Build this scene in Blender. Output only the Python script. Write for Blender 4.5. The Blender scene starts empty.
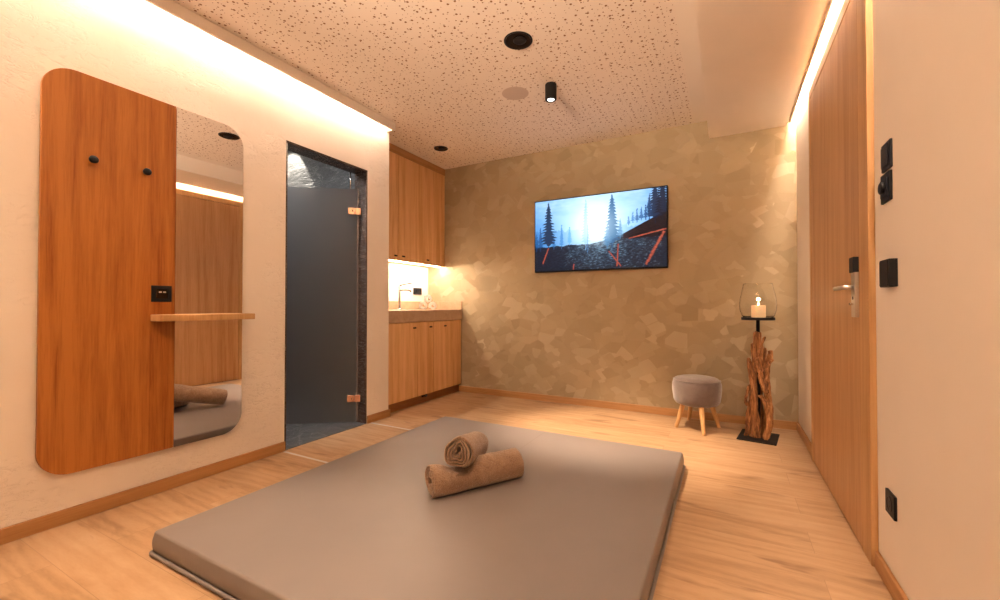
import bpy, bmesh, math, random
from mathutils import Vector, Matrix, noise as mnoise
PI = math.pi
sc = bpy.context.scene
C = sc.collection

# ------------------------------------------------------------ camera, world, exposure
cam_d = bpy.data.cameras.new('camera'); cam = bpy.data.objects.new('camera', cam_d); C.objects.link(cam)
cam_d.sensor_width = 36; cam_d.lens = 36*420.6/1000; cam_d.clip_start = 0.02
cam.location = (0, 0, 1.0); cam.rotation_euler = (PI/2+0.0125, 0, 0.4928)
sc.camera = cam
sc.view_settings.view_transform = 'Standard'; sc.view_settings.look = 'None'
sc.view_settings.gamma = 1; sc.view_settings.use_curve_mapping = False
sc.view_settings.exposure = 1.33
w = bpy.data.worlds.new('world'); sc.world = w; w.use_nodes = True
w.node_tree.nodes['Background'].inputs[0].default_value = (0.02, 0.015, 0.01, 1)
w.node_tree.nodes['Background'].inputs[1].default_value = 0.2

# room dimensions
XL, XR, YB, YF = -2.68, 0.508, 4.105, -1.0     # left wall face, right wall face, back wall, wall behind the camera
ZC, ZS, XS = 2.624, 2.463, -0.122              # ceiling, soffit underside, soffit edge
WE = 2.868                                     # end of the left wall, kitchenette starts
XK = -3.2                                      # kitchenette back wall

LEFT_COVE, RIGHT_COVE, KITCHEN_STRIP = 72.0, 82.0, 115.0
WARM = (1.0, 0.74, 0.53); WARM2 = (1.0, 0.745, 0.53); NEUTRAL = (1.0, 0.80, 0.58)

# ------------------------------------------------------------ node helpers
def lin(c):
    return tuple(((v/255)/12.92 if v/255 <= .04045 else ((v/255+.055)/1.055)**2.4) for v in c) + (1,)
class NT:
    def __init__(s, name):
        s.m = bpy.data.materials.new(name); s.m.use_nodes = True; s.t = s.m.node_tree
        s.b = s.t.nodes['Principled BSDF']; s.out = s.t.nodes['Material Output']
    def n(s, ty, **kw):
        nd = s.t.nodes.new(ty)
        for k, v in kw.items(): setattr(nd, k, v)
        return nd
    def l(s, a, b): s.t.links.new(a, b)
    def coords(s, scale=(1,1,1), rot=(0,0,0), kind='Object', loc=(0,0,0)):
        tc = s.n('ShaderNodeTexCoord'); mp = s.n('ShaderNodeMapping')
        mp.inputs['Scale'].default_value = scale; mp.inputs['Rotation'].default_value = rot; mp.inputs['Location'].default_value = loc
        s.l(tc.outputs[kind], mp.inputs['Vector']); return mp.outputs[0]
    def noise(s, vec, scale=5, detail=4, rough=.5, dist=0, dim='3D'):
        nd = s.n('ShaderNodeTexNoise'); nd.noise_dimensions = dim
        nd.inputs['Scale'].default_value = scale; nd.inputs['Detail'].default_value = detail
        nd.inputs['Roughness'].default_value = rough; nd.inputs['Distortion'].default_value = dist
        if vec: s.l(vec, nd.inputs['Vector'])
        return nd.outputs['Fac']
    def ramp(s, fac, stops, interp='LINEAR'):
        nd = s.n('ShaderNodeValToRGB'); cr = nd.color_ramp; cr.interpolation = interp
        while len(cr.elements) < len(stops): cr.elements.new(.5)
        for e, (p, c) in zip(cr.elements, stops):
            e.position = p; e.color = c if len(c) == 4 else tuple(c)+(1,)
        s.l(fac, nd.inputs[0]); return nd.outputs[0]
    def mix(s, fac, a, b, mode='MIX'):
        nd = s.n('ShaderNodeMix'); nd.data_type = 'RGBA'; nd.blend_type = mode
        for sock, v in ((nd.inputs[0], fac), (nd.inputs[6], a), (nd.inputs[7], b)):
            if hasattr(v, 'links'): s.l(v, sock)
            else: sock.default_value = v if not isinstance(v, tuple) else (v if len(v) == 4 else v+(1,))
        return nd.outputs[2]
    def math(s, op, a, b=None, c=None):
        nd = s.n('ShaderNodeMath'); nd.operation = op
        for i, v in enumerate((a, b, c)):
            if v is None: continue
            if hasattr(v, 'links'): s.l(v, nd.inputs[i])
            else: nd.inputs[i].default_value = v
        return nd.outputs[0]
    def bump(s, h, strength=.2, dist=.01, prev=None):
        nd = s.n('ShaderNodeBump'); nd.inputs['Strength'].default_value = strength; nd.inputs['Distance'].default_value = dist
        s.l(h, nd.inputs['Height'])
        if prev: s.l(prev, nd.inputs['Normal'])
        s.l(nd.outputs[0], s.b.inputs['Normal']); return nd.outputs[0]
    def set(s, **kw):
        al = dict(color='Base Color', rough='Roughness', metal='Metallic', trans='Transmission Weight', ior='IOR', spec='Specular IOR Level',
                  sheen='Sheen Weight', coat='Coat Weight', emit='Emission Color', estr='Emission Strength', alpha='Alpha', sss='Subsurface Weight', coatr='Coat Roughness')
        for k, v in kw.items():
            i = s.b.inputs[al[k]]
            if hasattr(v, 'links'): s.l(v, i)
            else: i.default_value = v if not (isinstance(v, tuple) and len(v) == 3) else v+(1,)
        return s.m

def plain(name, col, rough=.5, metal=0, **kw):
    n = NT(name); v = n.noise(n.coords((1,1,1)), 60, 2)
    c = n.mix(n.math('MULTIPLY', v, .25), col, tuple(x*.8 for x in col[:3]))
    return n.set(color=c, rough=rough, metal=metal, **kw)
def emissive(name, col, strength):
    n = NT(name); return n.set(color=(.8,.8,.8), emit=col, estr=strength)

def oak(name, light, dark, grain='Z', board=.13, rough=.42, var=.35, scale=1.0):
    """grain runs along the given axis; boards change tone across it"""
    n = NT(name)
    st = {'X': (.045, 1, 1), 'Y': (1, .045, 1), 'Z': (1, 1, .045)}[grain]
    v = n.coords(tuple(a*scale for a in st))
    big = n.noise(v, 11, 4, .55, 1.8)
    fine = n.noise(v, 110, 5, .7, .4)
    # cathedral figure
    wv = n.n('ShaderNodeTexWave'); wv.wave_type = 'BANDS'; wv.bands_direction = {'X': 'Y', 'Y': 'X', 'Z': 'DIAGONAL'}[grain]
    wv.inputs['Scale'].default_value = 5; wv.inputs['Distortion'].default_value = 9; wv.inputs['Detail'].default_value = 3
    wv.inputs['Detail Scale'].default_value = 1.2; n.l(v, wv.inputs['Vector'])
    g = n.math('ADD', n.math('MULTIPLY', big, .50), n.math('ADD', n.math('MULTIPLY', fine, .42), n.math('MULTIPLY', wv.outputs['Fac'], .09)))
    # board tone
    tc = n.n('ShaderNodeTexCoord'); sep = n.n('ShaderNodeSeparateXYZ'); n.l(tc.outputs['Object'], sep.inputs[0])
    across = {'X': n.math('ADD', sep.outputs[1], sep.outputs[2]), 'Y': n.math('ADD', sep.outputs[0], sep.outputs[2]), 'Z': n.math('ADD', sep.outputs[0], sep.outputs[1])}[grain]
    wn = n.n('ShaderNodeTexWhiteNoise'); wn.noise_dimensions = '1D'
    n.l(n.math('FLOOR', n.math('DIVIDE', across, board)), wn.inputs['W'])
    t = n.math('ADD', g, n.math('MULTIPLY', n.math('SUBTRACT', wn.outputs[0], .5), var))
    col = n.ramp(t, [(.36, light), (.50, tuple(.55*a+.45*b for a, b in zip(light, dark))), (.64, dark)])
    n.bump(fine, .06, .002)
    return n.set(color=col, rough=rough, spec=.35)

# ------------------------------------------------------------ materials
M = {}
M['oak_panel'] = oak('oak_panel', (.47, .175, .034), (.24, .062, .005), 'Z', .115, .4, .20)
M['oak_cab'] = oak('oak_cabinet', (.80, .50, .25), (.60, .325, .125), 'Z', .1, .45, .10)
M['oak_door'] = oak('oak_door', (.58, .34, .165), (.42, .21, .083), 'Z', .12, .42, .08)
M['oak_frame'] = oak('oak_frame', (.60, .36, .16), (.44, .23, .085), 'Z', .3, .42, .05)
M['oak_trim_y'] = oak('oak_trim_y', (.50, .27, .11), (.36, .17, .06), 'Y', .5, .45, .05)
M['oak_trim_x'] = oak('oak_trim_x', (.52, .29, .125), (.38, .19, .07), 'X', .5, .45, .05)
M['oak_dark'] = oak('oak_plinth', (.34, .15, .05), (.24, .09, .025), 'Y', .5, .5, .05)
M['oak_leg'] = oak('beech_leg', (.62, .38, .17), (.50, .27, .1), 'Z', .5, .4, .05)

def m_floor():
    n = NT('oak_plank_floor')
    v = n.coords((1,1,1))
    br = n.n('ShaderNodeTexBrick'); n.l(v, br.inputs['Vector'])
    br.offset = .37; br.inputs['Scale'].default_value = 1; br.inputs['Brick Width'].default_value = 1.9
    br.inputs['Row Height'].default_value = .185; br.inputs['Mortar Size'].default_value = .0012; br.inputs['Mortar Smooth'].default_value = .3
    br.inputs['Color1'].default_value = (0,0,0,1); br.inputs['Color2'].default_value = (1,1,1,1); br.inputs['Mortar'].default_value = (.5,.5,.5,1)
    tone = br.outputs['Color']
    # shift the grain from plank to plank
    off = n.n('ShaderNodeVectorMath'); off.operation = 'MULTIPLY_ADD'; n.l(tone, off.inputs[0]); off.inputs[1].default_value = (7.3, 3.1, 0); n.l(v, off.inputs[2])
    mp = n.n('ShaderNodeMapping'); mp.inputs['Scale'].default_value = (.22, 1, 1); n.l(off.outputs[0], mp.inputs['Vector'])
    g1 = n.noise(mp.outputs[0], 7, 5, .6, 1.2); g2 = n.noise(mp.outputs[0], 120, 3, .6)
    wv = n.n('ShaderNodeTexWave'); wv.bands_direction = 'Y'; wv.inputs['Scale'].default_value = 6; wv.inputs['Distortion'].default_value = 14
    wv.inputs['Detail'].default_value = 3; wv.inputs['Detail Scale'].default_value = .8; n.l(mp.outputs[0], wv.inputs['Vector'])
    t = n.math('ADD', n.math('ADD', n.math('MULTIPLY', g1, .62), n.math('MULTIPLY', g2, .26)), n.math('MULTIPLY', wv.outputs['Fac'], .12))
    t = n.math('ADD', t, n.math('MULTIPLY', n.math('SUBTRACT', tone, .5), .15))
    c = n.ramp(t, [(.30, (.49, .322, .185)), (.52, (.43, .27, .145)), (.76, (.30, .175, .088))])
    # knots
    mk = n.n('ShaderNodeMapping'); mk.inputs['Scale'].default_value = (.8, 3.4, 1); n.l(v, mk.inputs['Vector'])
    k = n.noise(mk.outputs[0], 2.4, 3, .55, .6)
    kf = n.ramp(k, [(.61, (0,0,0)), (.70, (1,1,1))])
    c = n.mix(n.math('MULTIPLY', kf, .75), c, (.20, .10, .045, 1))
    c = n.mix(n.math('MULTIPLY', br.outputs['Fac'], .6), c, (.22, .12, .06, 1))
    n.bump(n.math('SUBTRACT', n.math('MULTIPLY', g2, .3), br.outputs['Fac']), .25, .002)
    return n.set(color=c, rough=n.ramp(g1, [(.3, (.36,.36,.36)), (.8, (.5,.5,.5))]), spec=.4)
M['floor'] = m_floor()

def m_plaster(name, rough_patches=True):
    n = NT(name); v = n.coords((1,1,1))
    patch = n.noise(v, 1.7, 3, .6); scr = n.noise(n.coords((1, 1, 2.2), (0.5,0,0)), 15, 7, .72, 1.6)
    fine = n.noise(v, 120, 3, .6)
    c = n.ramp(patch, [(.3, (.83, .75, .66)), (.7, (.87, .79, .70))])
    if rough_patches:
        mask = n.ramp(patch, [(.47, (0,0,0)), (.60, (1,1,1))])
        pits = n.ramp(scr, [(.52, (0,0,0)), (.61, (1,1,1))])
        h = n.math('ADD', n.math('MULTIPLY', n.math('MULTIPLY', mask, pits), -1.0), n.math('MULTIPLY', n.noise(v, 7, 3, .5), .6))
        p = n.bump(h, .5, .011); n.bump(fine, .08, .002, p)
    else:
        n.bump(fine, .06, .0015)
    return n.set(color=c, rough=.75, spec=.25)
M['plaster'] = m_plaster('trowelled_cream_plaster'); M['smooth'] = m_plaster('smooth_cream_paint', False)

def m_perf():
    n = NT('perforated_acoustic_plaster')
    tc = n.n('ShaderNodeTexCoord')
    holes = None
    for (sc_, r0, r1, seed, dens) in ((17, .0070, 0, 0, .55), (24, .0043, 0, 13.7, .55), (36, .0025, 0, 5.1, .42)):
        mp = n.n('ShaderNodeMapping'); mp.inputs['Location'].default_value = (seed, seed*.7, 0); n.l(tc.outputs['Object'], mp.inputs['Vector'])
        vo = n.n('ShaderNodeTexVoronoi'); vo.voronoi_dimensions = '2D'; vo.inputs['Scale'].default_value = sc_; vo.inputs['Randomness'].default_value = .62
        n.l(mp.outputs[0], vo.inputs['Vector'])
        d = n.math('LESS_THAN', vo.outputs['Distance'], r0*sc_)
        sp = n.n('ShaderNodeSeparateColor'); n.l(vo.outputs['Color'], sp.inputs[0])
        d = n.math('MULTIPLY', d, n.math('LESS_THAN', sp.outputs[0], dens))
        holes = d if holes is None else n.math('MAXIMUM', holes, d)
    c = n.mix(holes, (.86, .77, .68, 1), (.28, .14, .065, 1))
    n.bump(n.math('SUBTRACT', 1, holes), .6, .004)
    return n.set(color=c, rough=.8, spec=.15)
M['perf'] = m_perf()

def m_wallpaper():
    n = NT('brushed_patchwork_wallcovering')
    v = n.coords((1, 1, 1))
    nz = n.n('ShaderNodeTexNoise'); nz.inputs['Scale'].default_value = 1.3; n.l(v, nz.inputs['Vector'])
    cols = []; ori = []
    for sc_, loc, w_ in ((7.6, 0, .5), (9.5, 3.3, .5), (5.2, 7.7, .4)):
        mp = n.n('ShaderNodeMapping'); mp.inputs['Location'].default_value = (loc, 0, loc*.37); mp.inputs['Scale'].default_value = (.85, .001, 1.1)
        mp.inputs['Rotation'].default_value = (0, .4+loc, 0)
        n.l(v, mp.inputs['Vector'])
        vo = n.n('ShaderNodeTexVoronoi'); vo.inputs['Scale'].default_value = sc_; vo.inputs['Randomness'].default_value = .95
        vo.distance = 'EUCLIDEAN' if loc != 3.3 else 'CHEBYCHEV'
        n.l(mp.outputs[0], vo.inputs['Vector']); cols.append(vo.outputs['Color'])
    s = [n.n('ShaderNodeSeparateColor') for _ in cols]
    for a, b in zip(s, cols): n.l(b, a.inputs[0])
    # which layer lies on top of the other
    top = n.math('GREATER_THAN', s[2].outputs[1], .5)
    r = n.mix(top, cols[0], cols[1])
    sp = n.n('ShaderNodeSeparateColor'); n.l(r, sp.inputs[0])
    streak = n.noise(n.coords((40, 1, 6), (0, .6, 0)), 6, 3, .6)
    t = n.math('ADD', n.math('MULTIPLY', sp.outputs[0], .55), n.math('MULTIPLY', n.math('ADD', s[2].outputs[0], n.math('MULTIPLY', streak, .3)), .3))
    bright = n.math('GREATER_THAN', sp.outputs[2], .86)
    c = n.ramp(t, [(.1, (.375, .305, .19)), (.5, (.415, .338, .217)), (.95, (.455, .375, .25))])
    c = n.mix(n.math('MULTIPLY', bright, .22), c, (.64, .55, .40, 1))
    # each patch is brushed its own way: tilt the normal per patch
    vm = n.n('ShaderNodeVectorMath'); vm.operation = 'SUBTRACT'; n.l(r, vm.inputs[0]); vm.inputs[1].default_value = (.5, .5, .5)
    vs = n.n('ShaderNodeVectorMath'); vs.operation = 'MULTIPLY'; n.l(vm.outputs[0], vs.inputs[0]); vs.inputs[1].default_value = (.20, .0, .20)
    ge = n.n('ShaderNodeNewGeometry'); va = n.n('ShaderNodeVectorMath'); va.operation = 'ADD'; n.l(ge.outputs['Normal'], va.inputs[0]); n.l(vs.outputs[0], va.inputs[1])
    vn = n.n('ShaderNodeVectorMath'); vn.operation = 'NORMALIZE'; n.l(va.outputs[0], vn.inputs[0]); n.l(vn.outputs[0], n.b.inputs['Normal'])
    return n.set(color=c, rough=.55, metal=.25, spec=.3)
M['wallpaper'] = m_wallpaper()

def m_slate(name, a, b, rough=.35, scale=1.0):
    n = NT(name); v = n.coords((scale, scale, scale))
    lay = n.noise(n.coords((.5*scale, .5*scale, 2.2*scale), (.35, .25, 0)), 5, 8, .68, 1.8)
    vein = n.noise(n.coords((.6*scale, .6*scale, 2.6*scale), (.5, .3, .2)), 3, 7, .6, 3)
    c = n.ramp(lay, [(.3, a), (.7, b)])
    vf = n.ramp(n.math('ABSOLUTE', n.math('SUBTRACT', vein, .5)), [(0, (1,1,1)), (.012, (0,0,0))])
    c = n.mix(n.math('MULTIPLY', vf, .45), c, (.45, .43, .40, 1))
    n.bump(lay, .8, .02)
    return n.set(color=c, rough=rough)
M['slate'] = m_slate('dark_slate_cladding', (.035, .034, .034), (.10, .098, .095), .34)
M['slate_floor'] = m_slate('slate_floor_tile', (.06, .065, .068), (.13, .135, .14), .4)
M['marble_jamb'] = m_slate('dark_brown_marble', (.045, .028, .02), (.10, .065, .05), .2, 2)

def m_counter():
    n = NT('brown_stone_worktop'); v = n.coords((1,1,1))
    a = n.noise(v, 14, 6, .7, .8); b = n.noise(v, 120, 2, .5)
    c = n.ramp(n.math('ADD', n.math('MULTIPLY', a, .7), n.math('MULTIPLY', b, .3)), [(.3, (.40, .255, .15)), (.7, (.58, .41, .27))])
    return n.set(color=c, rough=.5)
M['counter'] = m_counter()

def m_leather():
    n = NT('taupe_leatherette'); v = n.coords((1,1,1))
    vo = n.n('ShaderNodeTexVoronoi'); vo.inputs['Scale'].default_value = 700; n.l(v, vo.inputs['Vector'])
    big = n.noise(v, 1.6, 2, .5)
    c = n.ramp(n.noise(v, 4, 3, .5), [(.3, (.200, .172, .160)), (.7, (.214, .184, .171))])
    # stitched joint of the two cushion halves
    sp = n.n('ShaderNodeSeparateXYZ'); n.l(v, sp.inputs[0])
    seam = n.math('MULTIPLY', n.math('LESS_THAN', n.math('ABSOLUTE', n.math('SUBTRACT', sp.outputs[0], 0.0)), .0016), n.math('GREATER_THAN', sp.outputs[1], .56))
    c = n.mix(n.math('MULTIPLY', seam, .45), c, (.12, .08, .06, 1))
    p = n.bump(big, .25, .02); n.bump(vo.outputs['Distance'], .05, .001, p)
    return n.set(color=c, rough=.46, spec=.45)
M['leather'] = m_leather()

def m_fabric(name, c1, c2, scale=450, rough=.9, sheen=.4, b=.5, d=.003):
    n = NT(name); v = n.coords((1,1,1))
    a = n.noise(v, scale, 3, .6); g = n.noise(v, 26, 4, .6)
    c = n.ramp(n.math('ADD', n.math('MULTIPLY', a, .55), n.math('MULTIPLY', g, .45)), [(.35, c1), (.65, c2)])
    n.bump(n.math('ADD', a, n.math('MULTIPLY', g, 1.2)), b, d)
    return n.set(color=c, rough=rough, sheen=sheen, spec=.1)
M['towel'] = m_fabric('brown_terry_cloth', (.25, .145, .082), (.44, .285, .180), 170, .95, .4, 1.0, .009)
M['towel_white'] = m_fabric('white_terry_cloth', (.78, .76, .73), (.86, .84, .81), 260)
M['velvet'] = m_fabric('mauve_grey_velvet', (.135, .10, .088), (.19, .145, .128), 500, .85, .8, .3, .002)

def m_drift():
    n = NT('weathered_driftwood'); v = n.coords((1,1,.14))
    a = n.noise(v, 60, 6, .7, 1.2); g = n.noise(v, 11, 4, .6, 1.5)
    c = n.ramp(n.math('ADD', n.math('MULTIPLY', a, .55), n.math('MULTIPLY', g, .45)), [(.34, (.05, .018, .006)), (.45, (.22, .085, .025)), (.54, (.45, .20, .065)), (.66, (.72, .43, .20))])
    n.bump(a, .9, .008); return n.set(color=c, rough=.7)
M['drift'] = m_drift()
M['black'] = plain('matt_black_metal', (.010, .009, .009), .5, 0, spec=.22)
M['black_plastic'] = plain('black_plastic', (.010, .010, .012), .5, spec=.2)
M['anthracite'] = plain('anthracite_plastic', (.016, .016, .022), .5, spec=.2)
M['steel'] = plain('brushed_steel', (.62, .58, .54), .28, 1)
M['chrome'] = plain('chrome', (.78, .76, .74), .1, 1)
M['copper'] = plain('copper_toned_metal', (.85, .50, .33), .3, .9)
M['alu'] = plain('aluminium_profile', (.55, .54, .53), .35, .9)
M['tap_metal'] = plain('darkened_chrome', (.22, .20, .18), .2, .9)  # chrome with its dark reflections put into the base colour
M['strip'] = plain('satin_silver_strip', (.62, .62, .62), .45, .2)
M['mirror'] = NT('mirror_silver').set(color=(.86, .84, .82), metal=1.0, rough=.0)
M['wax'] = NT('ivory_wax').set(color=(.85, .72, .55), rough=.5, sss=.5, emit=(1, .55, .25), estr=.12)
M['flame'] = emissive('candle_flame', (1, .62, .25), 14)
M['wick'] = plain('burnt_wick', (.02, .015, .01), .9)
M['grey_disc'] = plain('warm_grey_grille', (.62, .50, .42), .8)
M['green'] = plain('green_plastic', (.05, .09, .06), .5)
def m_glass():
    n = NT('clear_glass'); return n.set(color=(.98, .98, .97), rough=.0, trans=1.0, ior=1.16)
M['glass'] = m_glass()
def m_frost():
    n = NT('frosted_grey_glass'); v = n.noise(n.coords((1,1,1)), 300, 2)
    n.bump(v, .05, .001)
    return n.set(color=(.38, .375, .375), rough=.5, trans=.82, ior=1.25)
M['frost'] = m_frost()
M['clear_strip'] = NT('clear_seal').set(color=(.75, .62, .55), rough=.1, trans=.8, ior=1.3)
M['led'] = emissive('led_warm', (1, .75, .58), LEFT_COVE)
M['led_right'] = emissive('led_warm_right', (1, .755, .58), RIGHT_COVE)
M['led_kitchen'] = emissive('led_kitchen', (1, .82, .64), KITCHEN_STRIP)
M['lamp_face'] = emissive('lamp_face', (1, .93, .85), 6)
M['dark_in'] = plain('dark_lamp_interior', (.03, .018, .012), .25, .6)

# ------------------------------------------------------------ mesh helpers
OFF = {}
def woff(o): return OFF.get(o.name, Vector((0,0,0))) if o else Vector((0,0,0))
def mk(name, bm, mat, parent=None, bevel=0, smooth=False, seg=2, slots=None, origin=None):
    """mesh given in world coordinates; linked as ONE object. Its origin is the parent's, or the given origin"""
    if origin is None:
        if parent: origin = woff(parent)
        else:
            vs = [v.co for v in bm.verts]
            origin = Vector(((min(v.x for v in vs)+max(v.x for v in vs))/2, (min(v.y for v in vs)+max(v.y for v in vs))/2, min(v.z for v in vs)))
    origin = Vector(origin)
    bmesh.ops.translate(bm, vec=-origin, verts=bm.verts)
    me = bpy.data.meshes.new(name); bm.to_mesh(me); bm.free()
    o = bpy.data.objects.new(name, me); C.objects.link(o)
    for m_ in ([mat] + (slots or [])): me.materials.append(M[m_] if isinstance(m_, str) else m_)
    if parent: o.parent = parent; o.location = origin - woff(parent)
    else: o.location = origin
    OFF[o.name] = origin
    if bevel:
        b = o.modifiers.new('bevel', 'BEVEL'); b.width = bevel; b.segments = seg; b.limit_method = 'ANGLE'; b.angle_limit = math.radians(40)
    if smooth:
        for p in me.polygons: p.use_smooth = True
    elif bevel:
        for p in me.polygons: p.use_smooth = True
        try: me.set_sharp_from_angle(angle=math.radians(35))
        except Exception: pass
    return o
def tag(o, label=None, cat=None, group=None, kind=None):
    for k, v in (('label', label), ('category', cat), ('group', group), ('kind', kind)):
        if v: o[k] = v
    return o
def thing(name, loc, label=None, cat=None, group=None, kind=None):
    o = bpy.data.objects.new(name, None); C.objects.link(o); o.location = loc; o.empty_display_size = .1
    OFF[o.name] = Vector(loc); return tag(o, label, cat, group, kind)
def bx(*a, bm=None):
    bm = bm or bmesh.new(); x0, x1, y0, y1, z0, z1 = a
    vs = [bm.verts.new((x, y, z)) for x in (x0, x1) for y in (y0, y1) for z in (z0, z1)]
    for f in ((0,1,3,2), (4,6,7,5), (0,4,5,1), (2,3,7,6), (0,2,6,4), (1,5,7,3)): bm.faces.new([vs[i] for i in f])
    return bm
def lathe(prof, c, n=40, bm=None, axis='Z', cap=True):
    """prof: list of (r, h)"""
    bm = bm or bmesh.new(); rings = []
    c = Vector(c)
    def P(r, h, a):
        u, v = r*math.cos(a), r*math.sin(a)
        return c + {'Z': Vector((u, v, h)), 'X': Vector((h, u, v)), 'Y': Vector((v, h, u))}[axis]
    for r, h in prof:
        if r < 1e-6: rings.append([bm.verts.new(P(0, h, 0))])
        else: rings.append([bm.verts.new(P(r, h, 2*PI*i/n)) for i in range(n)])
    for a, b in zip(rings, rings[1:]):
        for i in range(n):
            j = (i+1) % n
            if len(a) == 1 and len(b) == 1: continue
            if len(a) == 1: bm.faces.new([a[0], b[i], b[j]])
            elif len(b) == 1: bm.faces.new([a[i], b[0], a[j]])
            else: bm.faces.new([a[i], b[i], b[j], a[j]])
    if cap:
        if len(rings[0]) > 1: bm.faces.new(rings[0])
        if len(rings[-1]) > 1: bm.faces.new(list(reversed(rings[-1])))
    bmesh.ops.recalc_face_normals(bm, faces=bm.faces)
    return bm
def tube(pts, rad, n=14, bm=None, sq=None, nf=None, closed=False):
    """round tube through pts; rad float or list; nf(i, a) radius factor"""
    bm = bm or bmesh.new(); pts = [Vector(p) for p in pts]; rings = []
    up = Vector((0,0,1)); N = len(pts); prev = None
    for i, p in enumerate(pts):
        if closed: d = (pts[(i+1) % N]-pts[i-1]).normalized()
        else: d = (pts[min(i+1, N-1)]-pts[max(i-1, 0)]).normalized()
        if prev is None: u = d.cross(Vector((0,1,0)) if abs(d.z) > .7 else up).normalized()
        else: u = (prev - d*prev.dot(d)).normalized()
        prev = u; v = d.cross(u)
        r = rad[i] if isinstance(rad, (list, tuple)) else rad
        rings.append([bm.verts.new(p + (u*math.cos(2*PI*k/n)+v*math.sin(2*PI*k/n))*r*(nf(i, k) if nf else 1)) for k in range(n)])
    for a, b in list(zip(rings, rings[1:])) + ([(rings[-1], rings[0])] if closed else []):
        for k in range(n): bm.faces.new([a[k], a[(k+1) % n], b[(k+1) % n], b[k]])
    if not closed: bm.faces.new(list(reversed(rings[0]))); bm.faces.new(rings[-1])
    bmesh.ops.recalc_face_normals(bm, faces=bm.faces)
    return bm
def struct(name, bm, mat, **kw): return tag(mk(name, bm, mat, **kw), kind='structure')
def light(name, kind, loc, power, col, rot=(0,0,0), **kw):
    d = bpy.data.lights.new(name, kind); d.energy = power; d.color = col
    for k, v in kw.items(): setattr(d, k, v)
    o = bpy.data.objects.new(name, d); C.objects.link(o); o.location = loc; o.rotation_euler = rot; return o

# ------------------------------------------------------------ the setting
T = .12                      # left wall thickness
DY0, DY1, DZ = 1.856, 2.61, 2.147
fl = struct('floor', bx(XK-.1, XR+.1, YF-.1, YB+.1, -.08, 0), 'floor', origin=(0.31, 0.07, 0))
# shower room floor lies over the boards inside
bm = bmesh.new()
bx(XL-T, XL, YF-.1, DY0, 0, 2.75, bm=bm); bx(XL-T, XL, DY1, WE, 0, 2.75, bm=bm); bx(XL-T, XL, DY0, DY1, DZ, 2.75, bm=bm)
struct('wall_left', bm, 'plaster')
bm = bmesh.new(); bx(XK-.12, XK, WE-.1, YB+.1, 0, 2.75, bm=bm)
struct('wall_kitchenette', bm, 'smooth')
struct('wall_divider', bx(XK-.9, XL-T, 2.79, WE, -.0, 2.75), 'smooth')
struct('wall_back', bx(XK-.1, XR+.12, YB, YB+.12, 0, 2.75), 'wallpaper')
struct('wall_right', bx(XR, XR+.12, YF-.1, YB, 0, 2.75), 'smooth')
struct('wall_front', bx(XL-T, XR+.12, YF-.1, YF, 0, 2.75), 'smooth')
# ceiling: plain plaster board with the perforated field set in it
bm = bmesh.new()
PX0, PX1 = -2.585, -.235
bx(-2.605, XS+.01, YF-.1, YB, ZC+.001, 2.75, bm=bm); bx(XK, -2.605, WE-.03, YB, ZC+.001, 2.75, bm=bm)
bx(PX1, XS+.001, YF, YB, ZC, ZC+.003, bm=bm)
bx(XL-T, -2.605, YF-.1, WE-.02, 2.70, 2.75, bm=bm)
struct('ceiling', bm, 'smooth')
bm = bmesh.new()
bx(PX0, PX1, YF, YB, ZC, ZC+.003, bm=bm); bx(-2.90, PX0, WE, YB, ZC, ZC+.003, bm=bm)
struct('ceiling_perforated', bm, 'perf')
struct('trim_1', bx(-2.605, -2.590, YF, WE-.02, 2.555, 2.701), 'smooth')          # fascia of the left cove
struct('trim_2', bx(XL, -2.605, WE-.035, WE-.02, 2.56, 2.70), 'smooth')         # its end cap
# lowered soffit along the right wall with a light slot
bm = bmesh.new()
bx(XS, .438, YF, YB, ZS, 2.75, bm=bm); bx(.438, .458, YF, YB, ZS+.022, 2.75, bm=bm); bx(.458, .466, YF, 4.06, ZS, 2.75, bm=bm); bx(.466, XR, YF, YB, 2.585, 2.75, bm=bm)
struct('ceiling_soffit', bm, 'smooth')
# baseboards
def bb(name, a, mat): struct(name, bx(*a), mat, bevel=.003)
bb('baseboard_left', (XL, XL+.014, YF, DY0, 0, .066), 'oak_trim_y')
bm = bx(XL, XL+.014, DY1, WE+.014, 0, .066); bx(XL-.06, XL, WE, WE+.014, 0, .066, bm=bm)
struct('baseboard_left_end', bm, 'oak_trim_y', bevel=.003)
bb('baseboard_back', (-2.74, XR-.014, YB-.014, YB, 0, .066), 'oak_trim_x')
bb('baseboard_right', (XR-.014, XR, 3.391, YB, 0, .066), 'oak_trim_y')
bb('baseboard_right_near', (XR-.014, XR, YF, 2.10, 0, .066), 'oak_trim_y')
# metal strips of the floor hatch in front of the shower
for i, y in enumerate((1.845, 2.642)):
    tag(mk('floor_strip', bx(XL+.016, -1.98, y-.008, y+.008, 0, .0015), 'strip'),
        ('narrow silver metal strip in the floorboards at the near side of the glass door opening',
         'narrow silver metal strip in the floorboards at the far side of the glass door opening')[i], 'metal strip', 'metal strips in the floor')

# ------------------------------------------------------------ lights in the coves
def led_strip(name, box, mat, label, cat='light strip'):
    return tag(mk(name, bx(*box), mat), label, cat)
led_strip('cove_light', (-2.628, -2.608, YF+.05, WE-.06, 2.688, 2.6985), 'led', 'warm white light strip hidden in the ceiling cove above the left plaster wall')
t = thing('slot_light', (.48, 1.6, 2.58), 'bright light strip in the ceiling slot above the wooden room door', 'light strip')
mk('profile', bx(.474, .504, YF+.05, 4.04, 2.574, 2.5845), 'alu', t)
mk('light_diffuser', bx(.477, .501, YF+.05, 4.035, 2.569, 2.5735), 'led_right', t)

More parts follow.
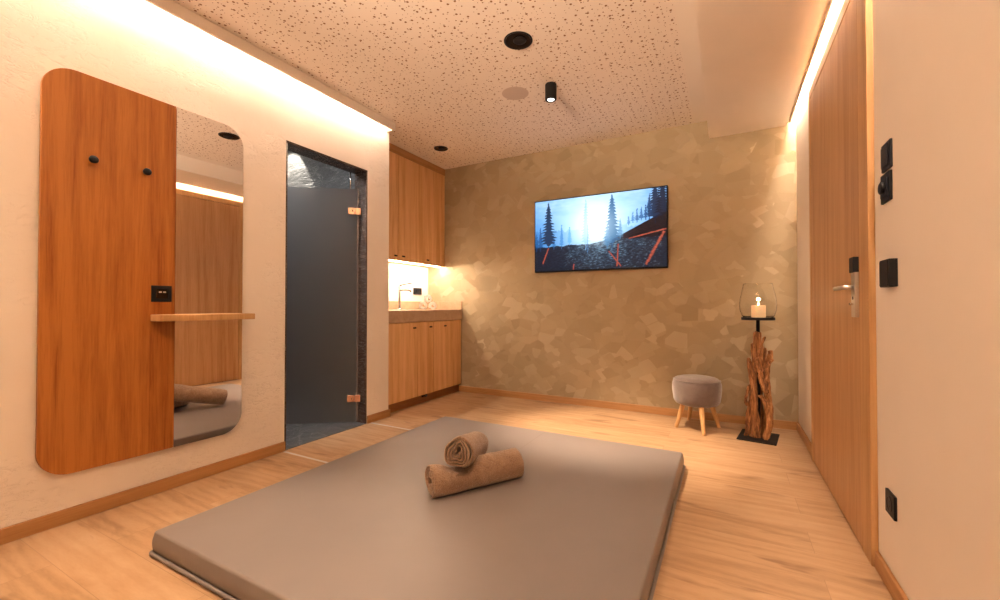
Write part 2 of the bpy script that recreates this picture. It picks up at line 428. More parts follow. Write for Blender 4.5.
# ------------------------------------------------------------ shower room behind the glass door
SX = -3.95
struct('wall_shower_far', bx(SX-.1, XL-T, 2.74, 2.79, 0, 2.7), 'slate')
struct('wall_shower_back', bx(SX-.1, SX, .6, 2.74, 0, 2.7), 'slate')
struct('wall_shower_near', bx(SX-.1, XL-T, .5, .6, 0, 2.7), 'slate')
struct('wall_shower_inner', bx(XL-T-.02, XL-T, .6, DY0, 0, 2.7), 'slate')
struct('ceiling_shower', bx(SX-.1, XL-T, .5, 2.79, 2.7, 2.75), 'smooth')
struct('floor_shower', bx(XL-T-.0199, XL-.001, DY0, DY1, .0, .004, bm=bx(SX, XL-T-.02, .6, 2.74, .0, .004)), 'slate_floor')
bm = bx(XL-T-.02, XL-.002, DY1-.014, DY1, 0, DZ); bx(XL-T-.02, XL-.002, DY0, DY0+.014, 0, DZ, bm=bm); bx(XL-T-.02, XL-.002, DY0, DY1, DZ-.014, DZ, bm=bm)
struct('door_2', bm, 'marble_jamb')
hd = Vector((-2.757, 2.585, 0)); dd = Vector((-.804, -.595, 0)); nn = Vector((-.595, .804, 0))
def gbox(t0, t1, z0, z1, n0=-.004, n1=.004, bm=None):
    bm = bm or bmesh.new(); vs = []
    for t_ in (t0, t1):
        for n_ in (n0, n1):
            for z in (z0, z1): p = hd+dd*t_+nn*n_; vs.append(bm.verts.new((p.x, p.y, z)))
    for f in ((0,1,3,2), (4,6,7,5), (0,4,5,1), (2,3,7,6), (0,2,6,4), (1,5,7,3)): bm.faces.new([vs[i] for i in f])
    bmesh.ops.recalc_face_normals(bm, faces=bm.faces)
    return bm
t = thing('glass_door', (hd.x, hd.y, .012), 'frosted grey glass shower door standing open into the dark slate room', 'glass door')
mk('glass_pane', gbox(.012, .70, .014, 1.99), 'frost', t, bevel=.001)
mk('seal_strip', gbox(.0, .011, .014, 1.99, -.005, .005), 'clear_strip', t)
for z in (1.80, .21):
    hg = mk('hinge', gbox(.030, .085, z-.028, z+.028, -.014, .014), 'copper', t, bevel=.002)
    lb_ = gbox(-.018, .026, z-.028, z+.028, -.014, .014); mk('hinge_plate', lb_, 'copper', hg, bevel=.002)
    mk('screw', gbox(.045, .052, z-.008, z+.008, -.0155, -.014), 'dark_in', hg)
p = hd+dd*.07
tag(mk('support_rod', lathe([(.005, 0), (.005, .145)], (p.x, p.y, 1.988), 12), 'chrome', smooth=True), 'thin chrome rod from the top of the glass door up to the lintel', 'rod')

# ------------------------------------------------------------ coat panel with mirror on the left wall
PYL, PYR, PZB, PZT, PR, SEAM = .667, 1.547, .228, 2.090, .115, 1.183
def rr_half(y0, y1, z0, z1, rl, rr, x0, x1):
    pts = []
    def arc(cy, cz, r, a0, a1):
        for i in range(13):
            a = a0+(a1-a0)*i/12; pts.append((cy+r*math.cos(a), cz+r*math.sin(a)))
    if rr: arc(y1-rr, z0+rr, rr, -PI/2, 0); arc(y1-rr, z1-rr, rr, 0, PI/2)
    else: pts.extend([(y1, z0), (y1, z1)])
    if rl: arc(y0+rl, z1-rl, rl, PI/2, PI); arc(y0+rl, z0+rl, rl, PI, 3*PI/2)
    else: pts.extend([(y0, z1), (y0, z0)])
    bm = bmesh.new(); f = bm.faces.new([bm.verts.new((x0, y, z)) for y, z in pts])
    e = bmesh.ops.extrude_face_region(bm, geom=[f]); bmesh.ops.translate(bm, vec=(x1-x0, 0, 0), verts=[v for v in e['geom'] if isinstance(v, bmesh.types.BMVert)])
    bmesh.ops.recalc_face_normals(bm, faces=bm.faces); return bm
PX = XL+.030
t = thing('coat_panel', (XL, 1.1, PZB), 'tall rounded oak coat panel with mirror half and two black knobs on the left wall', 'wall panel')
mk('oak_board', rr_half(PYL, SEAM-.0015, PZB, PZT, PR, 0, PX-.019, PX), 'oak_panel', t, bevel=.0012)
mk('mirror', rr_half(SEAM+.0015, PYR, PZB, PZT, 0, PR, PX-.006, PX-.001), 'mirror', t)
mk('mirror_backing', rr_half(SEAM, PYR-.012, PZB+.012, PZT-.012, 0, PR-.012, PX-.019, PX-.0065), 'oak_panel', t)
mk('batten', bx(XL, PX-.0195, PYL+.10, PYR-.10, PZB+.16, PZT-.16), 'oak_dark', t)
for y in (.833, 1.041):
    mk('coat_knob', lathe([(.006, 0), (.006, .018), (.016, .022), (.018, .034), (.014, .040), (0, .041)], (PX, y, 1.687), 24, axis='X'), 'black', t, smooth=True)
mk('shelf', bx(PX, PX+.13, 1.072, 1.550, .916, .951), 'oak_frame', t, bevel=.004)
sp_ = mk('socket_plate', bx(PX, PX+.009, 1.074, 1.165, 1.018, 1.104), 'black_plastic', t, bevel=.002)
mk('socket_insert', bx(PX+.009, PX+.0102, 1.094, 1.145, 1.036, 1.086), 'dark_in', sp_)
for y in (1.105, 1.124): mk('usb_port', bx(PX+.0103, PX+.0112, y, y+.013, 1.066, 1.074), 'steel', sp_)

# ------------------------------------------------------------ kitchenette
KX = -2.954
def door_face(name, parent, x, y0, y1, z0, z1, hy, hz):
    d = mk(name, bx(x-.019, x, y0+.0025, y1-.0025, z0, z1), 'oak_cab', parent, bevel=.0012)
    h_ = bmesh.new()
    pts = [(hy-.017+.008*math.cos(a), hz+.008*math.sin(a)) for a in [PI/2+PI*i/8 for i in range(9)]] + [(hy+.017+.008*math.cos(a), hz+.008*math.sin(a)) for a in [-PI/2+PI*i/8 for i in range(9)]]
    f = h_.faces.new([h_.verts.new((x-.003, a, b)) for a, b in pts]); e = bmesh.ops.extrude_face_region(h_, geom=[f])
    bmesh.ops.translate(h_, vec=(.0045, 0, 0), verts=[v for v in e['geom'] if isinstance(v, bmesh.types.BMVert)]); bmesh.ops.recalc_face_normals(h_, faces=h_.faces)
    mk('finger_pull', h_, 'black', d)
K0, K1 = WE+.002, YB-.002
t = thing('wall_cabinet', ((XK+KX)/2, 3.5, 1.455), 'oak wall cabinet with three doors above the washbasin counter, up to the ceiling', 'cabinet')
mk('body', bx(XK+.002, KX-.0205, K0, K1, 1.475, 2.54), 'oak_cab', t)
sy = [K0, 3.30, 3.731, K1-.035]
door_face('door', t, KX, sy[0], sy[1], 1.458, 2.545, 3.262, 1.505)
door_face('door', t, KX, sy[1], sy[2], 1.458, 2.545, 3.379, 1.508)
door_face('door', t, KX, sy[2], sy[3], 1.458, 2.545, 3.786, 1.508)
mk('side_filler', bx(KX-.019, KX, sy[3]+.001, K1, 1.458, 2.545), 'oak_cab', t)
mk('ceiling_filler', bx(KX-.03, KX+.004, K0, K1, 2.548, ZC-.001), 'oak_trim_y', t)
mk('bottom_panel', bx(XK+.002, KX-.0205, K0, K1, 1.458, 1.4745), 'oak_cab', t)
tag(mk('cabinet_light', bx(-3.012, -3.000, K0+.03, K1-.03, 1.4545, 1.4575), 'led_kitchen'), 'thin light strip under the oak wall cabinet above the counter', 'light strip')

LX = -2.706
t = thing('base_cabinet', (-2.95, 3.5, 0), 'oak base cabinet with three doors and dark finger pulls under the stone counter', 'cabinet')
mk('body', bx(XK+.002, LX-.0205, K0+.001, K1-.001, .092, .832), 'oak_cab', t)
sy = [K0, 3.325, 3.60, K1-.012]
for k, hy in enumerate((3.261, 3.519, 3.774)):
    door_face('door', t, LX, [K0, 3.31, 3.565][k], [3.31, 3.565, K1-.012][k], .092, .828, hy, .776)
mk('plinth', bx(XK+.01, -2.750, K0+.001, K1-.001, .001, .090), 'oak_dark', t)
fg = mk('plinth_notch', bx(-2.749, -2.735, 3.42, 3.50, .060, .085), 'black_plastic', t, bevel=.002)  # small dark notch at the plinth, drawn as a black block
mk('notch_insert', bx(-2.734, -2.722, 3.455, 3.485, .058, .076), 'green', fg, bevel=.002)
t = thing('worktop', (-2.95, 3.5, .834), 'brown stone washbasin counter with low upstands, on the oak base cabinet', 'counter')
mk('slab', bx(XK+.002, -2.699, K0, K1, .836, .950), 'counter', t, bevel=.003)
mk('rear_upstand', bx(XK+.002, XK+.018, K0+.016, K1-.016, .951, 1.045), 'counter', t, bevel=.002)
mk('side_upstand', bx(XK+.002, -2.702, K0, K0+.015, .951, 1.045), 'counter', t, bevel=.002)
mk('side_upstand', bx(XK+.002, -2.702, K1-.015, K1, .951, 1.045), 'counter', t, bevel=.002)
# tap
fx, fy = -3.0, 3.37
t = thing('tap', (fx, fy, .951), 'slim chrome basin tap with lever on the stone counter', 'tap')
mk('base_plate', lathe([(.0, 0), (.028, 0), (.028, .012), (.022, .018), (0, .018)], (fx, fy, .951), 24), 'chrome', t, smooth=True)
mk('deck_plate', bx(fx-.03, fx+.03, fy-.085, fy+.085, .951, .957), 'steel', t, bevel=.006)
mk('column', lathe([(.011, 0), (.011, .235)], (fx, fy, .969), 20), 'tap_metal', t, smooth=True)
mk('spout', tube([(fx, fy, 1.155), (fx+.04, fy+.03, 1.160), (fx+.075, fy+.058, 1.158), (fx+.088, fy+.068, 1.150), (fx+.091, fy+.070, 1.138)], .009, 12), 'tap_metal', t, smooth=True)
lv = mk('lever', tube([(fx, fy, 1.205), (fx+.02, fy+.02, 1.215), (fx+.06, fy+.055, 1.225)], [.012, .006, .005], 12), 'tap_metal', t, smooth=True)
mk('lever_cap', tube([(fx+.062, fy+.057, 1.226), (fx+.095, fy+.083, 1.226)], .006, 10), 'black', lv, smooth=True)
# socket on the white wall
t = thing('wall_socket', (XK, 3.90, 1.125), 'dark double socket on the bright wall behind the counter', 'socket')
mk('plate', bx(XK, XK+.010, 3.825, 3.972, 1.125, 1.203), 'anthracite', t, bevel=.002)
for y in (3.862, 3.935): mk('socket_well', lathe([(.021, .0005), (.021, .003), (.018, .003), (.016, .0008), (0, .0008)], (XK+.0095, y, 1.164), 24, axis='X'), 'black_plastic', t, smooth=True)

# rolled towels ------------------------------------------------
def spiral_roll(R, L, turns, thick, seed, wob=.12, n_t=26, dent=None, flap=0, tail=0.0, nl=26):
    """rolled towel along +X from 0..L, resting on z=0; centre line at z=R"""
    rnd = random.Random(seed); bm = bmesh.new()
    ph = [rnd.uniform(0, 6.28) for _ in range(5)]
    steps = int(n_t*turns); r_in = R - thick*turns - thick*.5
    r_in = max(r_in, .006)
    pitch = (R - thick/2 - r_in)/turns
    def rad(a_tot, x):
        f = 1 - (a_tot/(2*PI*turns))
        r = r_in + pitch*a_tot/(2*PI)
        ang = a_tot
        wv = wob*f*(math.sin(2*ang+ph[0]+x*4)*.5+math.sin(3*ang+ph[1]-x*3)*.7+math.sin(5*ang+ph[2])*.35)
        return r*(1+wv*1.3)
    def pos(r, a, x):
        y, z = r*math.cos(a), r*math.sin(a)
        k = .06*mnoise.noise(Vector((x*9+seed, math.cos(a)*1.3, math.sin(a)*1.3)))
        y *= 1+k; z *= 1+k
        z2 = z
        if z < -R*.80: z2 = -R*.80 + (z+R*.80)*.25
        z2 += R
        z2 = max(z2-R*.15*1.0, .0008)
        if dent:
            d = math.exp(-((x-dent[0])/dent[1])**2)
            if z > 0: z2 -= d*dent[2]*(z/R)
        return Vector((x, y, z2))
    xs = [0, .002, .006, .014, .03] + [.03+(L-.06)*i/nl for i in range(1, nl)] + [L-.03, L-.014, L-.006, L-.002, L]
    def tf(i):
        e = min(xs[i], L-xs[i]); return .25 if e < 1e-4 else min(1, .25+.75*math.sqrt(min(1, e/.009)))
    grid_o, grid_i = [], []
    for s in range(steps+1):
        a = 2*PI*turns*s/steps; ro, ri = [], []
        bul = .0022*math.sin(a*1.7+ph[3])+.003*math.sin(a*.9+ph[4])
        for i, x in enumerate(xs):
            th = thick*.5*tf(i)*(.85+.25*mnoise.noise(Vector((x*20, a*1.5, seed))))
            xx = x + bul*(1 if x < L/2 else -1)*(1 if (x < .03 or x > L-.03) else 0)
            r = rad(a, x); aa = a + ph[0]*0 + tail
            ro.append(bm.verts.new(pos(r+th, aa, xx))); ri.append(bm.verts.new(pos(max(r-th, .002), aa, xx)))
        grid_o.append(ro); grid_i.append(ri)
    nx = len(xs)
    for s in range(steps):
        for i in range(nx-1):
            bm.faces.new([grid_o[s][i], grid_o[s][i+1], grid_o[s+1][i+1], grid_o[s+1][i]])
            bm.faces.new([grid_i[s][i], grid_i[s+1][i], grid_i[s+1][i+1], grid_i[s][i+1]])
        bm.faces.new([grid_o[s][0], grid_o[s+1][0], grid_i[s+1][0], grid_i[s][0]])
        bm.faces.new([grid_o[s][-1], grid_i[s][-1], grid_i[s+1][-1], grid_o[s+1][-1]])
    for i in range(nx-1):
        bm.faces.new([grid_o[0][i], grid_i[0][i], grid_i[0][i+1], grid_o[0][i+1]])
        bm.faces.new([grid_o[-1][i], grid_o[-1][i+1], grid_i[-1][i+1], grid_i[-1][i]])
    bmesh.ops.recalc_face_normals(bm, faces=bm.faces)
    return bm
def place_roll(name, bm, mat, loc, az, label, group, tilt=0):
    me = bpy.data.meshes.new(name); bm.to_mesh(me); bm.free(); me.materials.append(M[mat])
    for p_ in me.polygons: p_.use_smooth = True
    o = bpy.data.objects.new(name, me); C.objects.link(o); o.location = loc; o.rotation_euler = (0, tilt, az)
    return tag(o, label, 'towel', group)
MT = .100
GT = 'brown towels on the mat'
az = math.radians(58.5)
place_roll('rolled_towel', spiral_roll(.081, .485, 3.6, .014, 3, .14, dent=(.150, .078, .046), tail=.42), 'towel', (-1.238, 1.602, MT), az,
           'long brown rolled towel lying on the mat, under the other one', GT)
az2 = math.radians(112)
place_roll('rolled_towel', spiral_roll(.080, .56, 4.3, .0145, 11, .36, tail=4.71-1.885-.35), 'towel', (-1.116, 1.652, MT+.134), az2,
           'brown rolled towel with its coiled end facing forward, on top of the other one', GT, tilt=math.radians(13.6))
wt = spiral_roll(.050, .17, 2.6, .011, 5, .12, n_t=18, nl=10)
wa = math.radians(-53)
wr = place_roll('rolled_hand_towel', wt, 'towel_white', (-3.085, 3.875, .951), wa, 'white rolled hand towel on the counter, left one of the lower two', 'white hand towels on the counter')
for (x, y, z, lb) in ((-3.001, 3.938, .951, 'white rolled hand towel on the counter, right one of the lower two'),
                      (-3.043, 3.907, 1.031, 'white rolled hand towel resting on top of the two lower ones on the counter')):
    c = wr.copy(); C.objects.link(c); c.location = (x, y, z); c['label'] = lb

# ------------------------------------------------------------ the mat
def mat_mesh(x0, x1, y0, y1, h_, r=.012, rc=.014):
    bm = bmesh.new(); nseg = 6
    prof = [(0.0, .006), (-.002, .014)]
    prof = []
    # side profile: (inset from the outline, z)
    for i in range(5): prof.append((.006-.006*math.sin(PI*i/4), .012+(h_-r-.012)*i/4))
    for i in range(1, 7):
        a = PI/2*i/6; prof.append((.006+r-r*math.cos(a), h_-r+r*math.sin(a)))
    for q_ in (.06, .15, .3): prof.append((q_, h_+.004*min(1, q_/.15)))
    def outline(ins):
        out = []; rr = max(rc-ins*.5, .008); X0, X1, Y0, Y1 = x0+ins, x1-ins, y0+ins, y1-ins
        for cx, cy, a0 in ((X1-rr, Y1-rr, 0), (X0+rr, Y1-rr, PI/2), (X0+rr, Y0+rr, PI), (X1-rr, Y0+rr, 3*PI/2)):
            for i in range(nseg+1): a = a0+PI/2*i/nseg; out.append((cx+rr*math.cos(a), cy+rr*math.sin(a)))
        return out
    rings = []
    base = [(.012, .002)] + prof
    for ins, z in base: rings.append([bm.verts.new((x, y, z)) for x, y in outline(ins)])
    for a, b in zip(rings, rings[1:]):
        n_ = len(a)
        for i in range(n_): bm.faces.new([a[i], a[(i+1) % n_], b[(i+1) % n_], b[i]])
    bm.faces.new(rings[-1]); bm.faces.new(list(reversed(rings[0])))
    bmesh.ops.recalc_face_normals(bm, faces=bm.faces)
    return bm, outline
mx0, mx1, my0, my1 = -2.035, -.232, .832, 2.833
t = thing('floor_mat', (-1.14, 1.83, 0), 'large taupe leatherette floor mat in the middle of the oak floor', 'mat')
bm, outl = mat_mesh(mx0, mx1, my0, my1, MT-.004)
o = mk('cushion', bm, 'leather', t, smooth=True)
o.data.set_sharp_from_angle(angle=math.radians(50))
mk('piping', tube([(x, y, .011) for x, y in outl(-.002)], .007, 8, closed=True), 'leather', t, smooth=True)

# ------------------------------------------------------------ television
TX0, TX1, TZ0, TZ1 = -1.766, -.458, 1.340, 2.087; TY = YB-.05
t = thing('television', ((TX0+TX1)/2, YB-.02, TZ0), 'flat wall television showing a misty blue spruce forest, on the patterned back wall', 'television')
mk('casing', bx(TX0, TX1, TY, TY+.030, TZ0, TZ1), 'black_plastic', t, bevel=.003)
mk('wall_bracket', bx(-1.4, -.8, TY+.0305, YB-.001, 1.52, 1.90), 'black', t)
bez = .010
def tv_picture():
    NX, NZ = 360, 206
    x0, x1, z0, z1 = TX0+bez, TX1-bez, TZ0+bez+.006, TZ1-bez
    rnd = random.Random(4)
    def fbm(x, y, o=4):
        return mnoise.fractal(Vector((x, y, 3.3)), .6, 2.0, o)
    def mixc(a, b, f): f = max(0, min(1, f)); return tuple(p*(1-f)+q*f for p, q in zip(a, b))
    # spruces: centre u, base v, top v, half width, colour, softness  (v counts downward from 0 to 1)
    trees = [(.42, .74, .04, .046, (120,170,215), 1), (.435, .78, .40, .006, (70,120,170), 1),
             (.225, .70, .36, .026, (50,115,175), 1), (.29, .66, .40, .026, (80,150,205), 1), (.16, .70, .48, .022, (35,95,150), 1),
             (.045, .72, .38, .034, (12,60,110), 1), (.012, .72, .46, .03, (12,60,110), 1), (.115, .74, .02, .085, (6,28,56), 0), (.62, .76, .01, .088, (30,75,118), 0), (.585, .74, .42, .045, (60,110,155), 1), (.68, .62, .35, .03, (70,120,160), 1),
             (.80, .42, .24, .022, (30,80,130), 1), (.83, .40, .22, .024, (25,70,120), 1), (.77, .42, .28, .018, (50,105,160), 1), (.74, .45, .33, .018, (60,110,165), 1), (.86, .40, .2, .02, (15,50,95), 1),
             (.925, .46, -.12, .075, (6,22,46), 0), (.975, .42, -.18, .075, (4,12,30), 0), (.885, .40, .06, .035, (12,48,88), 0)]
    def tree(u, v, q_):
        c, b, tp, hw, col, soft = q_
        if v < tp or v > b: return 0
        f = (v-tp)/(b-tp); k = f*18
        wid = hw*(min(f, .80)**.75)*(.40+.60*(k % 1))*(1+.4*mnoise.noise(Vector((k*1.7, c*40, 0))))
        if f > .82: wid *= max(0, 1-(f-.82)/.06)
        du = abs(u-c) + .006*mnoise.noise(Vector((u*90, v*90, 1)))
        if du < max(wid, .0035): return 1
        return 0
    # logs: ends and half width
    logs = [((.115, .68), (.065, .90), .008), ((.985, .56), (.86, .97), .015), ((1.0, .53), (.74, .62), .007), ((.595, .77), (.685, .98), .007), ((.665, .68), (.655, .98), .007), ((.325, .92), (.32, 1.0), .008)]
    def colour(u, v):
        ax, ay = u-.50, (v-.42)*.57
        d = math.hypot(ax, ay)
        glow = math.exp(-(d/.15)**2); wide = math.exp(-(d/.42)**2)
        col = mixc((45, 110, 185), (190, 225, 250), wide*1.05)
        col = mixc(col, (205, 225, 245), max(0, .38-v)*1.5*(.7+.6*fbm(u*5, v*9)))
        # far forest haze
        if v > .44+.05*fbm(u*22, 0) and v < .75: col = mixc(col, (30, 95, 160), .55*(1-wide*.8))
        hor = .655 + .02*fbm(u*6, 1.0)
        if u > .62: hor = .62-(u-.62)*.85 if u < .98 else .32
        if v > hor:
            g = fbm(u*48, v*70, 5)*.9+.5
            basec = mixc((12, 18, 32), (70, 96, 118), max(0, g)*(.15+1.0*math.exp(-(((u-.55)/.24)**2))*math.exp(-(((v-.72)/.2)**2))))
            if g > .72 and .25 < u < .97: basec = mixc(basec, (110, 140, 155), (g-.72)*1.0)
            if u > .7 and v < .62: basec = mixc((14, 8, 16), (60, 30, 34), max(0, g-.25)*.5)
            col = basec
        hit_t = 0
        for q_ in trees:
            if tree(u, v, q_): col = mixc(q_[4], col, .12) if q_[5] == 0 else mixc(q_[4], col, .25); hit_t = 1
        col = mixc(col, (238, 250, 255), min(1, glow*1.05)*max(.22, min(1, (.80-v)/.24))*(.62 if hit_t else 1))
        for (a, b, hw) in logs:
            px_, pv_ = b[0]-a[0], (b[1]-a[1])*.57; L2 = px_*px_+pv_*pv_
            s_ = ((u-a[0])*px_+(v-a[1])*.57*pv_)/L2
            if 0 <= s_ <= 1:
                dd_ = abs((u-a[0])*pv_-((v-a[1])*.57)*px_)/math.sqrt(L2)
                if dd_ < hw*(.72+.4*fbm(u*60, v*60)): col = mixc((165, 78, 58), (62, 24, 24), dd_/hw*.8+.35*fbm(u*90, v*50))
        return col
    bm = bmesh.new(); lay = bm.loops.layers.float_color.new('picture')
    vs = [[bm.verts.new((x0+(x1-x0)*i/NX, TY-.0004, z0+(z1-z0)*j/NZ)) for i in range(NX+1)] for j in range(NZ+1)]
    cv = [[lin(colour(i/NX, 1-j/NZ)) for i in range(NX+1)] for j in range(NZ+1)]
    for j in range(NZ):
        for i in range(NX):
            f = bm.faces.new([vs[j][i], vs[j][i+1], vs[j+1][i+1], vs[j+1][i]])
            for lp, (a, b) in zip(f.loops, ((j, i), (j, i+1), (j+1, i+1), (j+1, i))): lp[lay] = cv[a][b]
    return bm
n = NT('screen_picture'); at_ = n.n('ShaderNodeVertexColor'); at_.layer_name = 'picture'
M['screen'] = n.set(color=(.01, .01, .01), emit=at_.outputs[0], estr=.66, rough=.3, spec=.15)
mk('screen', tv_picture(), 'screen', t)

# ------------------------------------------------------------ stool
scx, scy = -.215, 3.80
t = thing('stool', (scx, scy, 0), 'small round mauve grey velvet stool with splayed wooden legs by the back wall', 'stool')
prof = [(0, .192), (.13, .192), (.160, .202), (.174, .225), (.180, .27), (.185, .32), (.184, .36), (.176, .388), (.160, .405), (.13, .414), (.07, .420), (0, .421)]
mk('seat', lathe(prof, (scx, scy, 0), 56), 'velvet', t, smooth=True)
mk('piping', tube([(scx+.176*math.cos(2*PI*i/48), scy+.176*math.sin(2*PI*i/48), .391) for i in range(48)], .0035, 8, closed=True), 'velvet', t, smooth=True)
for (fxx, fyy) in ((-.365, 3.735), (-.153, 3.59), (-.055, 3.88), (-.290, 4.02)):
    tx, ty = scx+(fxx-scx)*.62, scy+(fyy-scy)*.62
    d_ = Vector((fxx-tx, fyy-ty, -.215))
    pts = [Vector((tx, ty, .215))+d_*k for k in (0, .25, .5, .75, .97, 1.0)]
    pts[-1].z = 0.0005
    mk('leg', tube(pts, [.020, .019, .0175, .0155, .0135, .011], 16), 'oak_leg', t, smooth=True)

# ------------------------------------------------------------ driftwood lantern stand
lx, ly = .214, 3.745
t = thing('lantern_stand', (lx, ly, 0), 'driftwood lantern stand with black foot plate and round black tray in the back right corner', 'candle stand')
bm = bx(-.125, .125, -.155, .155, 0, .008); bmesh.ops.rotate(bm, verts=bm.verts, matrix=Matrix.Rotation(math.radians(-9), 3, 'Z')); bmesh.ops.translate(bm, vec=(lx-.003, ly, 0), verts=bm.verts)
mk('base_plate', bm, 'black', t, bevel=.0015)
mk('pole', lathe([(.012, 0), (.012, .885)], (lx, ly, .008), 16), 'black', t, smooth=True)
mk('tray', lathe([(0, 0), (.108, 0), (.111, .003), (.111, .020), (.108, .021), (.105, .012), (0, .012)], (lx, ly, .888), 56), 'black', t, smooth=False)
rnd = random.Random(21)
def drift(pts, r0, r1, seed):
    P_ = [Vector(p) for p in pts]; out = []; N_ = 26
    for i in range(N_+1):
        f = i/N_*(len(P_)-1); k = min(int(f), len(P_)-2); g = f-k
        p0, p1, p2, p3 = P_[max(k-1, 0)], P_[k], P_[k+1], P_[min(k+2, len(P_)-1)]
        q_ = .5*((2*p1)+(-p0+p2)*g+(2*p0-5*p1+4*p2-p3)*g*g+(-p0+3*p1-3*p2+p3)*g**3)
        q_ += Vector((mnoise.noise(Vector((i*.35, seed, 0))), mnoise.noise(Vector((i*.35, seed, 5))), 0))*.008
        out.append(q_)
    rad = [.84*(r0+(r1-r0)*i/N_)*(1+.28*mnoise.noise(Vector((i*.3, seed*3, 9)))) for i in range(N_+1)]
    rad[0] *= .75; rad[-1] *= .45
    def nf(i, k):
        a = 2*PI*k/18
        return .92+.62*mnoise.noise(Vector((math.cos(a)*1.9+seed, math.sin(a)*1.9, i*.10)))+.34*mnoise.noise(Vector((math.cos(a)*5.5+seed, math.sin(a)*5.5, i*.22)))
    return tube(out, rad, 18, nf=nf)
R_ = lambda x, y, z: (lx+x, ly+y, z)
pieces = [
 ([R_(-.045, -.03, .008), R_(-.04, -.035, .22), R_(-.03, -.02, .45), R_(-.012, 0, .66), R_(-.006, 0, .805)], .034, .026, 1),
 ([R_(.035, -.045, .008), R_(.075, -.03, .17), R_(.06, 0, .34), R_(.03, .01, .47), R_(.045, 0, .68)], .030, .020, 2),
 ([R_(.055, .03, .01), R_(.06, .03, .30), R_(.052, .01, .50), R_(.075, 0, .62), R_(.078, 0, .66)], .030, .016, 3),
 ([R_(-.01, -.055, .008), R_(-.025, -.055, .17), R_(-.035, -.05, .33), R_(-.055, -.03, .50), R_(-.065, -.02, .60)], .026, .014, 4),
 ([R_(.0, .035, .01), R_(.01, .035, .30), R_(-.02, .03, .55), R_(-.035, .01, .71)], .028, .018, 5),
 ([R_(-.085, -.03, .008), R_(-.075, -.035, .10), R_(-.06, -.04, .26), R_(-.03, -.04, .36)], .020, .013, 6),
 ([R_(.045, -.055, .35), R_(.02, -.045, .44), R_(.0, -.035, .54), R_(-.012, -.03, .60)], .022, .020, 7),
 ([R_(.065, -.025, .27), R_(.05, -.03, .42), R_(.055, -.02, .53), R_(.09, -.015, .60)], .028, .010, 8),
 ([R_(.012, -.02, .50), R_(.01, -.03, .62), R_(.018, -.02, .70), R_(.045, -.01, .765)], .026, .009, 9),
 ([R_(-.075, -.04, .24), R_(-.085, -.05, .29), R_(-.07, -.045, .36), R_(-.055, -.04, .40)], .012, .012, 10),
 ([R_(.035, -.07, .008), R_(.055, -.08, .09), R_(.055, -.075, .20), R_(.03, -.06, .29), R_(.005, -.05, .33)], .022, .016, 12),
]
for a in pieces: mk('driftwood_piece', drift(*a), 'drift', t, smooth=False)
# hurricane glass and candle
gz = .9005
ins = [(.0, .001), (.080, .001), (.098, .022), (.110, .060), (.114, .100), (.109, .150), (.099, .200), (.0885, .255), (.0875, .262)]
prof = [(.0, 0.0), (.083, 0.0), (.100, .021), (.1125, .060), (.116, .100), (.111, .151), (.101, .201), (.0905, .256), (.089, .263)]
ins = [(a*1.07, b) for a, b in ins]; prof = [(a*1.07, b) for a, b in prof]
prof = [(r, h_+.0005) for r, h_ in prof]; full = prof + [(r-.0002, h_+.003) for r, h_ in reversed(ins)]
tag(mk('hurricane_glass', lathe(full, (lx, ly, gz), 64, cap=False), 'glass', smooth=True), 'clear bulbous hurricane glass around the candle on the black tray', 'glass')
t = thing('candle', (lx+.004, ly, gz+.005), 'short thick ivory pillar candle burning inside the hurricane glass', 'candle')
mk('wax', lathe([(0, .0), (.046, .0), (.048, .003), (.048, .088), (.045, .093), (.03, .090), (0, .087)], (lx+.004, ly, gz+.005), 40), 'wax', t, smooth=True)
mk('wick', lathe([(.0013, 0), (.001, .010)], (lx+.004, ly, gz+.093), 8), 'wick', t)
mk('flame', lathe([(0, 0), (.003, .003), (.0042, .008), (.0035, .014), (.0015, .021), (0, .026)], (lx+.004, ly, gz+.099), 16), 'flame', t, smooth=True)
light('candle_glow', 'POINT', (lx+.004, ly, gz+.145), .5, (1, .6, .3), shadow_soft_size=.012).parent = None

# ------------------------------------------------------------ room door in the right wall
RX = XR
door = thing('door_1', (RX, 2.8, 0), kind='structure')
FY0, FY1, FZ = 2.105, 3.388, 2.400
bm = bx(RX-.022, RX, FY0, FY0+.125, 0, FZ); mk('door_frame_side', bm, 'oak_frame', door, bevel=.002)
bm = bx(RX-.022, RX, FY1-.055, FY1, 0, FZ); mk('door_frame_side', bm, 'oak_frame', door, bevel=.002)
mk('door_frame_head', bx(RX-.022, RX, FY0+.1255, FY1-.0555, 2.336, FZ), 'oak_frame', door, bevel=.002)
mk('door_shadow_gap', bx(RX-.008, RX, FY0+.1255, FY1-.0555, .001, 2.3355), 'black', door)
lf = mk('door_leaf', bx(RX-.021, RX-.0085, FY0+.129, FY1-.060, .006, 2.331), 'oak_door', door, bevel=.0015)
hx = RX-.0215
pl = mk('handle_plate', bx(hx-.014, hx, 2.238, 2.298, .950, 1.195), 'steel', lf, bevel=.002)
mk('handle_cover', bx(hx-.020, hx-.0, 2.2365, 2.300, 1.138, 1.202), 'black', lf, bevel=.002)
mk('door_handle', tube([(hx-.014, 2.268, 1.075), (hx-.036, 2.268, 1.075), (hx-.043, 2.272, 1.075), (hx-.046, 2.286, 1.075), (hx-.046, 2.34, 1.075), (hx-.046, 2.415, 1.075)], .0095, 16), 'steel', lf, smooth=True)
mk('keyhole', lathe([(.007, 0), (.007, .0016), (0, .0016)], (hx-.0156, 2.268, 1.03), 16, axis='X'), 'black', lf)
mk('turn_knob', bx(hx-.026, hx-.014, 2.259, 2.279, 1.000, 1.010), 'chrome', lf, bevel=.002)

